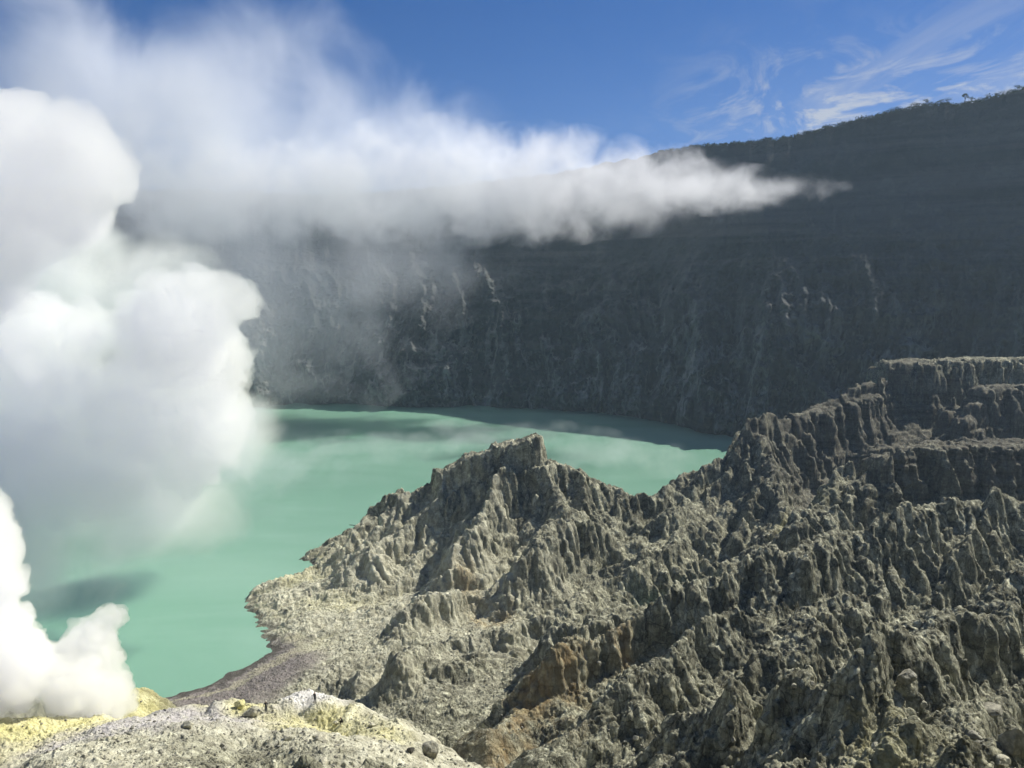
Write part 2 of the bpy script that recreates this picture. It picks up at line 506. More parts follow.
# spit and low shore ground is paler than the ravines
px_, py_ = at(300, 620, 222)
pale = np.maximum(pale, 0.75 * blob(px_, py_, 50, 1.4) * np.clip(0.8 + nz, 0, 1))
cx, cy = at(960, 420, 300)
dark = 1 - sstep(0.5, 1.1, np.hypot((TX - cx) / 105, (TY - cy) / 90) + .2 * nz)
cx, cy = at(330, 610, 215)
pale = np.maximum(pale, 0.55 * (1 - sstep(0.2, 1.0, np.hypot((TX - cx) / 90, (TY - cy) / 85) + .25 * nz)))
cx, cy = at(310, 696, 119)
white = 1 - sstep(0.4, 1.0, np.hypot((TX - cx) / 6.5, (TY - cy) / 5.0) + .3 * nz)
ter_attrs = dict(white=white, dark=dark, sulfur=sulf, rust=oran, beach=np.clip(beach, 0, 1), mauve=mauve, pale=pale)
print('terrain', TX.shape, 'knoll z', terrain_z(np.array([-30.0]), np.array([116.0])))


def rock_material():
    m, t, out = mat_new('crater_rock')
    geo = t.new('ShaderNodeNewGeometry'); P = geo.outputs['Position']

    def A(n):
        return t.new('ShaderNodeAttribute', attribute_name=n).outputs['Fac']
    n1 = t.noise(P, 0.05, 5, 0.6); n2 = t.noise(P, 0.45, 5, 0.65); n3 = t.noise(P, 2.4, 4, 0.7)
    streak = t.noise(t.scaled(P, (1.3, 1.3, 0.22)), 0.9, 4, 0.6)
    strata = t.noise(t.scaled(P, (0.02, 0.02, 1.0)), 0.9, 4, 0.6)
    col = t.mix(t.ramp(n1, .35, .65), (0.082, 0.079, 0.062), (0.175, 0.168, 0.128))
    col = t.mix(t.ramp(n2, .38, .68), col, (0.29, 0.283, 0.225))
    col = t.mix(t.math('MULTIPLY', t.ramp(streak, .48, .68), .7), col, (0.43, 0.42, 0.35))
    col = t.mix(t.math('MULTIPLY', t.ramp(strata, .55, .68), .35), col, (0.055, 0.053, 0.043))
    col = t.mix(t.math('MULTIPLY', t.ramp(n3, .55, .70), .6), col, (0.47, 0.46, 0.39))
    col = t.mix(t.math('MULTIPLY', t.ramp(n3, .46, .30), .45), col, (0.045, 0.043, 0.034))
    # broken faces of different rock, and the cracks between them
    Pw = t.vmath('ADD', P, t.vmath('SCALE', t.new('ShaderNodeTexNoise', i_Vector=P, i_Scale=.5, i_Detail=3.0).outputs['Color'], 2.2))
    v1 = t.new('ShaderNodeTexVoronoi', i_Vector=t.scaled(Pw, (1, 1, .6)), i_Scale=.33)
    v2 = t.new('ShaderNodeTexVoronoi', i_Vector=Pw, i_Scale=1.1)
    e1 = t.new('ShaderNodeTexVoronoi', feature='DISTANCE_TO_EDGE', i_Vector=t.scaled(Pw, (1, 1, .6)), i_Scale=.33)
    e2 = t.new('ShaderNodeTexVoronoi', feature='DISTANCE_TO_EDGE', i_Vector=Pw, i_Scale=1.1)
    g1 = t.new('ShaderNodeSeparateColor', i_0=v1.outputs['Color']).outputs[0]
    g2 = t.new('ShaderNodeSeparateColor', i_0=v2.outputs['Color']).outputs[0]
    gain = t.math('MULTIPLY', t.math('MULTIPLY_ADD', g1, .7, .62), t.math('MULTIPLY_ADD', g2, .6, .70))
    crack = t.math('MULTIPLY', t.ramp(e1.outputs['Distance'], 0, .05, .45, 1), t.ramp(e2.outputs['Distance'], 0, .07, .6, 1))
    gain = t.math('MULTIPLY', gain, crack)
    col = t.vmath('SCALE', t.vmath('MULTIPLY', col, (1.16, 1.17, 1.02)), gain)
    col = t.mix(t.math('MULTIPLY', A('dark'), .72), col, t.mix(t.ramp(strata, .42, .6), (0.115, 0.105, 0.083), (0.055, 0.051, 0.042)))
    pal = t.mix(t.ramp(n2, .35, .7), (0.42, 0.40, 0.285), (0.72, 0.70, 0.53))
    col = t.mix(t.math('MULTIPLY', A('pale'), .95), col, pal)
    mv = t.mix(t.ramp(n3, .35, .7), (0.44, 0.41, 0.40), (0.58, 0.555, 0.53))
    col = t.mix(t.math('MULTIPLY', A('mauve'), t.ramp(n2, .7, .35, .35, .9)), col, mv)
    bc = t.mix(t.ramp(n2, .4, .6), (0.15, 0.135, 0.12), (0.22, 0.195, 0.175))
    col = t.mix(A('beach'), col, bc)
    sf = t.mix(t.ramp(n2, .35, .7), (0.55, 0.51, 0.22), (0.72, 0.68, 0.36))
    col = t.mix(t.math('MULTIPLY', A('sulfur'), t.ramp(n3, .25, .5, .55, 1)), col, sf)
    col = t.mix(A('white'), col, t.mix(t.ramp(n2, .35, .7), (0.58, 0.56, 0.50), (0.72, 0.70, 0.63)))
    rs = t.mix(t.ramp(n2, .35, .7), (0.25, 0.17, 0.075), (0.38, 0.30, 0.15))
    col = t.mix(t.math('MULTIPLY', A('rust'), .8), col, rs)
    pz = t.new('ShaderNodeSeparateXYZ', i_0=P).outputs[2]
    wl = t.math('ADD', pz, t.math('MULTIPLY', t.math('SUBTRACT', n2, .5), 1.6))
    col = t.mix(t.math('MULTIPLY', t.ramp(wl, 1.0, .45), .7), col, (0.05, 0.046, 0.034))     # wet tide mark
    col = t.mix(t.math('MULTIPLY', t.math('MULTIPLY', t.ramp(wl, 1.0, 1.35), t.ramp(wl, 2.3, 1.6)), .5), col, (0.42, 0.40, 0.26))
    b = t.new('ShaderNodeBsdfPrincipled', i_Base_Color=col, i_Roughness=0.95)
    b.inputs['Specular IOR Level'].default_value = 0.15
    hgt = t.math('ADD', t.math('ADD', t.math('MULTIPLY', t.noise(P, 1.2, 7, 0.7), 0.8), t.math('MULTIPLY', streak, 0.35)), t.math('ADD', t.math('MULTIPLY', g2, .22), t.math('MULTIPLY', crack, .25)))
    bp = t.new('ShaderNodeBump', i_Height=hgt, i_Strength=0.8, i_Distance=0.5)
    t.l.new(bp.outputs[0], b.inputs['Normal'])
    t.l.new(b.outputs[0], out.inputs[0])
    return m


ROCKMAT = rock_material()
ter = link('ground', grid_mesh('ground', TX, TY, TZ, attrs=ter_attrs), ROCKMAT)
tag(ter, 'grey eroded ash ridges and pale knoll sloping down to the lake', kind='structure')

# ================================================================== FAR CRATER WALL
# (angle deg, base distance, rim distance, rim height)


def ang(px):
    return math.degrees(math.atan((px - 512) / F))


WALL = []
for px, Yb, pyr, Yr in [(-700, 420, 150, 640), (-300, 520, 175, 760), (0, 600, 185, 830), (200, 640, 190, 860), (330, 672, 195, 880), (400, 655, 190, 880), (500, 653, 180, 875), (560, 640, 172, 870), (620, 612, 160, 860),
                        (662, 585, 152, 850), (700, 543, 146, 830), (735, 520, 144, 815), (765, 505, 140, 800), (800, 500, 134, 785), (840, 495, 124, 765), (870, 490, 115, 750), (900, 488, 108, 735), (960, 480, 103, 710), (1024, 470, 87, 680), (1200, 440, 60, 620), (1700, 380, 20, 520)]:
    Yr = Yb + (Yr - Yb) * (0.56 if px < 500 else 0.5)
    x, y, z = W(px, pyr, Yr)
    a = math.atan((px - 512) / F)
    WALL.append((a, Yb / math.cos(a), Yr / math.cos(a), z))
WALL = np.array(WALL)
wa = np.radians(np.concatenate([np.linspace(-53, -33, 40)[:-1], np.linspace(-33, 33, 1000), np.linspace(33, 54, 40)[1:]]))
vv = np.concatenate([np.linspace(-0.06, 1, 520), 1 + np.geomspace(0.004, 0.8, 40)])
A_, V_ = np.meshgrid(wa, vv)
Rb = np.interp(wa, WALL[:, 0], WALL[:, 1]); Rr = np.interp(wa, WALL[:, 0], WALL[:, 2]); Zr = np.interp(wa, WALL[:, 0], WALL[:, 3])


def sm(a, k=25):
    p = np.pad(a, k, mode='edge'); w = np.hanning(2 * k + 1); w /= w.sum()
    return np.convolve(p, w, 'valid')


Rb, Rr = sm(Rb), sm(Rr)
Zr = sm(Zr, 6)
Zr = Zr + 2.0 * noise2(wa * 60, wa * 0 + 3.3) + 1.0 * noise2(wa * 190, wa * 0 + 7.3)
vc = np.clip(V_, -0.06, 1)
fr = np.where(vc < 0, vc, 0.78 * vc + 0.22 * vc ** 3)      # steep cliffs low down, easing off to the rim
RAD = Rb + (Rr - Rb) * fr + np.clip(V_ - 1, 0, None) * 500
ZW = Zr * vc - np.clip(V_ - 1, 0, None) * 160
WX, WY = RAD * np.sin(A_), RAD * np.cos(A_)
# fluted buttresses low down, bedded ledges higher up
arc = A_ * 620
flute = fbm2(arc / 46 + 0.25 * noise2(ZW / 60, arc / 90), ZW / 260, 5, 0.6, ridged=True) - 0.3
rock = fbm3(WX / 26, WY / 26, ZW / 34, 5, 0.62, ridged=True) - 0.4
ledge = fbm2(arc / 260 + 5, ZW / 13 + 0.5 * noise2(arc / 120, ZW / 60), 3, 0.5)
low = 1 - sstep(0.30, 0.75, vc)
inn = sstep(-0.06, 0.03, vc) * (1 - sstep(0.93, 1.0, vc))
disp = inn * ((0.5 + 13 * low) * flute + (0.7 + 9 * low) * rock + (0.9 - 0.4 * (1 - low)) * ledge)
RAD2 = RAD - disp
ZW2 = ZW + inn * low * (0.22 * disp)
WX, WY = RAD2 * np.sin(A_), RAD2 * np.cos(A_)


def wall_material():
    m, t, out = mat_new('wall_rock')
    geo = t.new('ShaderNodeNewGeometry'); P = geo.outputs['Position']
    n1 = t.noise(P, 0.012, 4, 0.6); n2 = t.noise(P, 0.035, 7, 0.68)
    strata = t.noise(t.scaled(P, (0.05, 0.05, 1.0)), 0.06, 5, 0.6)
    streak = t.noise(t.scaled(P, (1.0, 1.0, 0.25)), 0.09, 4, 0.6)
    sep = t.new('ShaderNodeSeparateXYZ', i_0=P)
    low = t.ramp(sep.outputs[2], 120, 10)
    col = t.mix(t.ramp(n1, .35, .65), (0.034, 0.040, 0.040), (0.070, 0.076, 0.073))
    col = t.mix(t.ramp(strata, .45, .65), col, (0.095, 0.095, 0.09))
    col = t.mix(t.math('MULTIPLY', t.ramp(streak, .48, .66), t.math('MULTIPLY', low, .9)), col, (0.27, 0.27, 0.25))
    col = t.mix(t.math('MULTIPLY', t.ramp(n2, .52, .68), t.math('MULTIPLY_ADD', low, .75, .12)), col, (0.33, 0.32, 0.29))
    b = t.new('ShaderNodeBsdfPrincipled', i_Base_Color=col, i_Roughness=1.0)
    b.inputs['Specular IOR Level'].default_value = 0.05
    bp = t.new('ShaderNodeBump', i_Height=t.noise(P, 0.25, 6, 0.65), i_Strength=0.8, i_Distance=3.0)
    t.l.new(bp.outputs[0], b.inputs['Normal'])
    t.l.new(b.outputs[0], out.inputs[0])
    return m


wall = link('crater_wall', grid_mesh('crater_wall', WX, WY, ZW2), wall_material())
tag(wall, 'dark shadowed crater wall rising behind the turquoise lake', kind='structure')

# ================================================================== LAKE


def lake_material():
    m, t, out = mat_new('lake_water')
    geo = t.new('ShaderNodeNewGeometry'); P = geo.outputs['Position']
    n1 = t.noise(t.scaled(P, (0.6, 2.0, 1)), 0.008, 5, 0.6, 0.6)
    col = t.mix(t.ramp(n1, .35, .68), (0.158, 0.315, 0.220), (0.200, 0.355, 0.262))
    b = t.new('ShaderNodeBsdfPrincipled', i_Base_Color=col, i_Roughness=0.22)
    b.inputs['Specular IOR Level'].default_value = 0.35
    b.inputs['IOR'].default_value = 1.33
    bp = t.new('ShaderNodeBump', i_Height=t.noise(t.scaled(P, (1, 1.6, 1)), 0.8, 4, 0.6), i_Strength=0.25, i_Distance=0.12)
    t.l.new(bp.outputs[0], b.inputs['Normal'])
    t.l.new(b.outputs[0], out.inputs[0])
    return m


lx, ly = np.meshgrid(np.linspace(-900, 900, 3), np.linspace(90, 900, 3))
lake = link('lake_water', grid_mesh('lake_water', lx, ly, lx * 0), lake_material())
tag(lake, 'milky turquoise acid lake filling the crater', kind='structure')

# ================================================================== LIGHT, SKY, CAMERA
SUN_EL, SUN_AZ = 44.0, 55.0    # azimuth clockwise from +Y (the view direction) towards +X
ld = bpy.data.lights.new('sun', 'SUN'); ld.energy = 5.0; ld.angle = math.radians(0.5); ld.color = (1, .955, .88)
lo = bpy.data.objects.new('sun', ld); COL.objects.link(lo)
lo.rotation_euler = (math.radians(90 - SUN_EL), 0, math.radians(180 - SUN_AZ))
lo.location = (300, 300, 600)

wd = bpy.data.worlds.new('World'); scene.world = wd; wd.use_nodes = True
t = NT(wd.node_tree); t.n.clear()
wo = t.new('ShaderNodeOutputWorld'); bg = t.new('ShaderNodeBackground')
sky = t.new('ShaderNodeTexSky'); sky.sky_type = 'NISHITA'; sky.sun_disc = False
sky.sun_elevation = math.radians(SUN_EL); sky.sun_rotation = math.radians(SUN_AZ)
sky.altitude = 2300; sky.air_density = 1.0; sky.dust_density = 0.6; sky.ozone_density = 1.5
hs = t.new('ShaderNodeHueSaturation', i_Saturation=1.5, i_Value=1.0, i_Color=sky.outputs[0])
# thin high cirrus, laid out by sky direction
D_ = t.vmath('NORMALIZE', t.new('ShaderNodeTexCoord').outputs['Generated'])
sp = t.new('ShaderNodeSeparateXYZ', i_0=D_)
fl = t.vmath('SCALE', D_, t.math('DIVIDE', 1.0, t.math('ADD', sp.outputs[2], 0.12)))
rot = t.new('ShaderNodeMapping', i_0=fl); rot.inputs['Rotation'].default_value = (0, 0, math.radians(-28)); rot.inputs['Scale'].default_value = (1.5, .55, 1)
ci = t.noise(rot.outputs[0], 1.6, 7, 0.58, 0.9)
cz = t.noise(fl, 0.55, 3, 0.5)
az = t.ramp(sp.outputs[0], 0.05, 0.36)
low_ = t.ramp(sp.outputs[2], 0.36, 0.16)
ca_ = t.math('MULTIPLY', t.math('MULTIPLY', t.ramp(ci, .46, .74), t.ramp(cz, .35, .6, .25, 1)), t.math('MULTIPLY', az, t.math('MULTIPLY_ADD', low_, .38, .08)))
ci2 = t.noise(t.scaled(fl, (1.6, .9, 1)), 2.6, 7, .62, 1.6)
ca_ = t.math('MAXIMUM', ca_, t.math('MULTIPLY', t.math('MULTIPLY', t.ramp(sp.outputs[0], .12, .34), t.ramp(sp.outputs[2], .30, .17)), t.ramp(ci2, .44, .66, .05, .95)))
tint = t.vmath('MULTIPLY', hs.outputs[0], (.88, .78, 1.06))
skc = t.mix(ca_, tint, (7.2, 7.4, 8.2))
t.l.new(skc, bg.inputs[0]); bg.inputs[1].default_value = 0.0505
t.l.new(bg.outputs[0], wo.inputs[0])

cd = bpy.data.cameras.new('camera'); cam = bpy.data.objects.new('camera', cd); COL.objects.link(cam)
cam.location = (0, 0, EYE); cam.rotation_euler = (math.radians(90) - PITCH, 0, 0)
cd.sensor_width = 36; cd.lens = F / 1024 * 36; cd.clip_start = 0.3; cd.clip_end = 20000
scene.camera = cam
vs = scene.view_settings
vs.view_transform = 'Standard'; vs.look = 'None'; vs.exposure = 0.5; vs.gamma = 1
scene.cycles.use_denoising = True

# ================================================================== STEAM
def puff_hull(name, puffs, voxel, amp, scale, seed=0.0, extra=None):
    """one closed billowing skin round a cluster of balls; puffs = (x, y, z, r)"""
    import bmesh
    bm = bmesh.new()
    for x, y, z, r in puffs:
        bmesh.ops.create_icosphere(bm, subdivisions=3, radius=r, matrix=__import__('mathutils').Matrix.Translation((x, y, z)))
    me = bpy.data.meshes.new('puffs'); bm.to_mesh(me); bm.free()
    o = bpy.data.objects.new('puffs', me); COL.objects.link(o)
    md = o.modifiers.new('r', 'REMESH'); md.mode = 'VOXEL'; md.voxel_size = voxel
    dg = bpy.context.evaluated_depsgraph_get()
    ev = bpy.data.meshes.new_from_object(o.evaluated_get(dg))
    bpy.data.objects.remove(o); bpy.data.meshes.remove(me)
    n = len(ev.vertices)
    co = np.empty(n * 3, np.float32); ev.vertices.foreach_get('co', co); co = co.reshape(-1, 3)
    no = np.empty(n * 3, np.float32); ev.vertex_normals.foreach_get('vector', no); no = no.reshape(-1, 3)
    q = co / scale + seed
    d = np.zeros(n, np.float32); a, f = 1.0, 1.0
    for k in range(4):
        d += a * (np.abs(noise3(q[:, 0] * f + k * 7, q[:, 1] * f, q[:, 2] * f - k * 3)) * 2 - 0.55)
        a *= 0.58; f *= 2.1
    co = co + no * (d * amp)[:, None]
    ev.vertices.foreach_set('co', co.ravel())
    ev.update()
    o = bpy.data.objects.new('puffs', ev); COL.objects.link(o)      # one clean skin again after the billows have been pushed out
    md = o.modifiers.new('r', 'REMESH'); md.mode = 'VOXEL'; md.voxel_size = voxel
    e2 = bpy.data.meshes.new_from_object(o.evaluated_get(bpy.context.evaluated_depsgraph_get()))
    bpy.data.objects.remove(o); bpy.data.meshes.remove(ev)
    e2.polygons.foreach_set('use_smooth', np.ones(len(e2.polygons), bool)); e2.name = name
    return e2


def steam_material(name, dens, col=(1, 1, 1), g=0.25):
    m, t, out = mat_new(name)
    v = t.new('ShaderNodeVolumeScatter', i_Density=dens, i_Anisotropy=g)
    v.inputs['Color'].default_value = (*col, 1)
    t.l.new(v.outputs[0], out.inputs['Volume'])
    return m


def P_(px, py, Y, rpx):
    x, y, z = W(px, py, Y)
    return (x, y, z, rpx / F * Y)


STEAM_A = [(108, 618, 128, 17), (92, 640, 126, 28), (75, 665, 124, 36), (100, 695, 122, 34), (75, 688, 120, 34), (112, 662, 124, 16), (12, 668, 118, 46), (-25, 650, 118, 60), (10, 620, 118, 22), (0, 585, 120, 26), (-10, 545, 122, 34), (-30, 520, 122, 40), (-50, 600, 120, 60), (-60, 690, 115, 55)]
STEAM_B = [(235, 300, 205, 26), (205, 300, 205, 36), (165, 300, 200, 30), (180, 340, 205, 62), (150, 330, 205, 38), (215, 365, 208, 40), (195, 420, 210, 60), (130, 420, 205, 70), (60, 400, 200, 62), (85, 335, 202, 36), (20, 340, 200, 56), (-30, 400, 200, 70), (40, 460, 195, 70), (-30, 480, 195, 80), (100, 470, 200, 55), (185, 450, 210, 46)]
STEAM_C = [(100, 172, 150, 40), (70, 150, 150, 50), (20, 135, 148, 50), (-30, 140, 148, 60), (60, 200, 150, 56), (0, 210, 150, 70), (-60, 220, 150, 80), (-20, 270, 150, 55)]
hu = puff_hull('steam_plume', [P_(*p) for p in STEAM_A], 0.27, 1.15, 3.4, 1.3)
o = link('steam_plume', hu, steam_material('steam_near', 0.55, (1, 1, .83), g=.45)); tag(o, 'dense white steam billowing from the yellow sulfur vent at the bottom', 'steam', 'steam plumes from the vents')
hu = puff_hull('steam_plume', [P_(*p) for p in STEAM_B], 0.48, 2.2, 7.2, 4.3)
o = link('steam_plume', hu, steam_material('steam_mid', 0.15, (.995, 1, .875), g=.45)); tag(o, 'tall white cauliflower steam cloud standing over the lake shore', 'steam', 'steam plumes from the vents')
hu = puff_hull('steam_plume', [P_(*p) for p in STEAM_C], 0.6, 2.0, 9.0, 8.3)
o = link('steam_plume', hu, steam_material('steam_high', 0.15, (1, 1, .89), g=.45)); tag(o, 'rounded white steam mass drifting highest, against the grey veil', 'steam', 'steam plumes from the vents')
scene.cycles.adaptive_threshold = 0.03; scene.cycles.adaptive_min_samples = 16
scene.cycles.volume_bounces = 30; scene.cycles.max_bounces = 30; scene.cycles.diffuse_bounces = 3

def lobe(px, py, Y, rx, ry, rd):
    x, y, z = W(px, py, Y)
    return (x, y, z, rx / F * Y, rd, ry / F * Y)


def vapour_material(name, lobes, dens, amp, scale, edge, g=0.3, step=0.35, col=(1, 1, 1), stretch=(1, 1, 1), detail=4, dist=0.0, rough=0.55):
    """scattering water vapour: a union of soft lobes frayed by turbulence"""
    m, t, out = mat_new(name)
    P = t.new('ShaderNodeTexCoord').outputs['Object']
    f = None
    for x, y, z, rx, ry, rz in lobes:
        q = t.vmath('MULTIPLY', t.vmath('SUBTRACT', P, (x, y, z)), (1 / rx, 1 / ry, 1 / rz))
        d = t.math('SUBTRACT', 1.0, t.vmath('LENGTH', q))
        f = d if f is None else t.math('SMOOTH_MAX', f, d, 0.25)
    n = t.noise(t.scaled(P, stretch), scale, detail, rough, dist)
    f = t.math('MULTIPLY_ADD', t.math('SUBTRACT', n, 0.5), amp, f)
    d = t.math('MULTIPLY', t.ramp(f, 0.0, edge), dens)
    v = t.new('ShaderNodeVolumeScatter', i_Density=d, i_Anisotropy=g)
    v.inputs['Color'].default_value = (*col, 1)
    t.l.new(v.outputs[0], out.inputs['Volume'])
    m.cycles.volume_step_rate = step
    return m


def vapour(name, lobes, voxel, grow, mat):
    import bmesh
    from mathutils import Matrix
    bm = bmesh.new()
    for x, y, z, rx, ry, rz in lobes:
        bmesh.ops.create_icosphere(bm, subdivisions=3, radius=1, matrix=Matrix.Translation((x, y, z)) @ Matrix.Diagonal((rx * grow, ry * grow, rz * grow, 1)))
    me = bpy.data.meshes.new('lobes'); bm.to_mesh(me); bm.free()
    o = bpy.data.objects.new('lobes', me); COL.objects.link(o)
    md = o.modifiers.new('r', 'REMESH'); md.mode = 'VOXEL'; md.voxel_size = voxel
    ev = bpy.data.meshes.new_from_object(o.evaluated_get(bpy.context.evaluated_depsgraph_get()))
    bpy.data.objects.remove(o); bpy.data.meshes.remove(me)
    ev.name = name
    return link(name, ev, mat)


BANK = [lobe(785, 189, 515, 62, 15, 24), lobe(725, 190, 540, 85, 24, 28), lobe(640, 190, 622, 120, 42, 42), lobe(540, 185, 640, 130, 55, 55), lobe(430, 185, 616, 130, 62, 50), lobe(520, 203, 640, 130, 42, 45), lobe(610, 197, 622, 110, 38, 40), lobe(330, 192, 613, 150, 50, 60), lobe(210, 188, 599, 150, 55, 60)]
VEIL = [lobe(130, 130, 560, 280, 150, 80), lobe(210, 110, 588, 190, 105, 65), lobe(310, 165, 604, 170, 110, 65), lobe(410, 140, 621, 110, 55, 45), lobe(470, 190, 621, 110, 60, 40),
        lobe(250, 290, 599, 190, 130, 65), lobe(60, 330, 526, 220, 130, 60), lobe(400, 265, 620, 110, 65, 40), lobe(230, 225, 593, 170, 60, 60), lobe(400, 215, 618, 150, 50, 50), lobe(280, 315, 600, 150, 110, 60)]
o = vapour('cloud_bank', BANK, 5.0, 1.12, vapour_material('cloud_vapour', BANK, 0.027, 2.8, 0.036, 0.7, col=(.90, .91, .94), detail=6, dist=.6, rough=.6))
tag(o, 'long white cloud bank hanging along the dark crater wall, thinning to a point', 'cloud')
LOW = [lobe(40, 285, 235, 170, 80, 30), lobe(90, 490, 200, 150, 75, 26), lobe(150, 520, 215, 100, 45, 20), lobe(10, 550, 185, 130, 85, 24), lobe(40, 525, 195, 120, 60, 24), lobe(130, 540, 205, 80, 32, 16), lobe(40, 715, 122, 80, 45, 9), lobe(230, 440, 260, 60, 50, 25)]
o = vapour('vapour_veil', LOW, 2.5, 1.15, vapour_material('low_vapour', LOW, 0.085, 2.1, 0.035, 0.8, col=(1, 1, .88), detail=5, dist=.5, rough=.6))
tag(o, 'soft translucent vapour trailing below the steam over the near turquoise water', 'cloud')
o = vapour('vapour_veil', VEIL, 6.0, 1.12, vapour_material('veil_vapour', VEIL, 0.020, 2.0, 0.016, 1.0, col=(.82, .85, .905), detail=6, dist=.5, rough=.6))
tag(o, 'wide grey translucent vapour veil behind the white steam', 'cloud')
MIST = [lobe(625, 455, 400, 100, 10, 45), lobe(500, 432, 450, 120, 7, 45), lobe(380, 445, 400, 150, 7, 45), lobe(230, 470, 330, 130, 18, 50)]
o = vapour('lake_mist', MIST, 3.0, 1.1, vapour_material('mist_vapour', MIST, 0.010, 2.6, 0.06, 0.8, stretch=(1, .5, 1)))
tag(o, 'thin pale mist drifting low over the far turquoise water', kind='stuff')

# ------------------------------------------------------------------ air
import bmesh
bm = bmesh.new(); bmesh.ops.create_cube(bm, size=1)
for v in bm.verts:
    v.co = (v.co.x * 2600, 500 + v.co.y * 2600, 100 + v.co.z * 660)
me = bpy.data.meshes.new('haze'); bm.to_mesh(me); bm.free()
m, t, out = mat_new('haze_air')
pv = t.new('ShaderNodeVolumePrincipled'); pv.inputs['Density'].default_value = 0.00012
pv.inputs['Color'].default_value = (0.60, 0.80, .96, 1); pv.inputs['Anisotropy'].default_value = 0.3
t.l.new(pv.outputs[0], out.inputs['Volume'])
tag(link('haze', me, m), 'thin bluish air between the eye and the crater wall', kind='stuff')

# ==== THINGS ================================================================
from mathutils import Vector, Matrix
import bmesh


bpy.context.view_layer.update()


def ground_hit(px, py, y0=45, y1=400):
    """where the sight line through px, py meets the finished ground"""
    a, b = Vector(W(px, py, y0)), Vector(W(px, py, y1))
    ok, loc, _n, _i = ter.ray_cast(a, (b - a).normalized())
    return loc if ok else b


def drop(x, y):
    ok, loc, _n, _i = ter.ray_cast(Vector((x, y, 200)), Vector((0, 0, -1)))
    return loc.z if ok else -5.0


def plain_mat(name, col, rough=0.9, var=0.35, scale=3.0):
    m, t, out = mat_new(name)
    P = t.new('ShaderNodeTexCoord').outputs['Object']
    n = t.noise(P, scale, 5, .65)
    c = t.mix(t.ramp(n, .35, .68), tuple(v * (1 - var) for v in col), tuple(min(v * (1 + var), 1) for v in col))
    b = t.new('ShaderNodeBsdfPrincipled', i_Base_Color=c, i_Roughness=rough)
    b.inputs['Specular IOR Level'].default_value = .15
    bp = t.new('ShaderNodeBump', i_Height=t.noise(P, scale * 3, 5, .65), i_Strength=.7, i_Distance=.12)
    t.l.new(bp.outputs[0], b.inputs['Normal'])
    t.l.new(b.outputs[0], out.inputs[0])
    return m


def boulder_mesh(name, size, seed, cuts=9, sub=4):
    """an angular block: a ball cut by random planes, then roughened"""
    r = np.random.default_rng(seed)
    bm = bmesh.new(); bmesh.ops.create_icosphere(bm, subdivisions=sub, radius=1.0)
    co = np.array([v.co[:] for v in bm.verts])
    for k in range(cuts):
        n = r.normal(size=3); n /= np.linalg.norm(n); d = r.uniform(.45, .8)
        h = co @ n - d
        co = co - np.outer(np.clip(h, 0, None) * .96, n)
    q = co * 2.2 + seed
    co = co + co * (0.10 * fbm3(q[:, 0], q[:, 1], q[:, 2], 4, .6))[:, None]
    co = co * np.array(size)[None]
    for v, c in zip(bm.verts, co):
        v.co = c
    me = bpy.data.meshes.new(name); bm.to_mesh(me); bm.free()
    return me


grey_rock = plain_mat('boulder_rock', (.27, .26, .20), scale=1.6)
pale_rock = plain_mat('pale_boulder_rock', (.44, .42, .31), scale=1.6)
dark_rock = plain_mat('dark_boulder_rock', (.085, .08, .065), scale=1.6)
yellow_rock = plain_mat('sulfur_crusted_rock', (.50, .47, .22), scale=1.6)


def boulder(px, py, size, seed, mat, label, rot=0.0, tilt=0.0, sink=.25, group=None, y0=45):
    g = ground_hit(px, py, y0)
    o = link('boulder', boulder_mesh('boulder', size, seed), mat)
    o.location = g + Vector((0, 0, size[2] * (1 - sink) * .7)); o.rotation_euler = (tilt, tilt * .6, rot)
    return tag(o, label, 'boulder', group)


boulder(990, 714, (2.3, 1.7, 1.0), 3, grey_rock, 'large flat-topped grey slab of rock on the near right slope', .5, -.12, .0)
boulder(429, 757, (1.25, 1.0, 1.35), 8, grey_rock, 'upright grey boulder with a pale edge at the right end of the knoll', .8, .15)
boulder(411, 752, (.55, .5, .4), 12, dark_rock, 'small dark block of rock beside the upright knoll boulder', .3)
boulder(1012, 748, (1.1, 1.2, 1.5), 15, grey_rock, 'tall pointed grey rock just below the large flat-topped slab', .2, .2)
boulder(252, 716, (1.5, 1.0, 1.0), 21, pale_rock, 'pale hollow-faced rock beside the standing man with the light hat', .4, .3)
boulder(240, 708, (.9, .8, 1.1), 24, yellow_rock, 'yellowish pointed rock behind the pale hollow-faced rock', .9)
boulder(188, 728, (1.0, .8, .6), 27, pale_rock, 'low pale block lying alone on the mauve ash of the knoll', .2)
boulder(372, 726, (.6, .5, .35), 31, pale_rock, 'low pale stone at the edge of the yellow sulfur ground', .2)
boulder(322, 742, (1.1, .7, .7), 34, pale_rock, 'pale block with a dark shaded side below the yellow sulfur ground', 1.0, .2)
boulder(905, 682, (1.3, 1.1, 1.0), 37, grey_rock, 'rounded grey block perched on the rim of the dark cleft', .4)
boulder(975, 740, (.8, .7, .6), 40, grey_rock, 'grey stone below the left end of the flat-topped slab', .4)
boulder(1000, 764, (1.0, .8, .55), 43, pale_rock, 'pale cream rock at the bottom right corner', .4)
sm_ = [boulder_mesh('boulder', (.42, .36, .28), 50 + k, 7, 3) for k in range(4)]
r_ = random.Random(3)
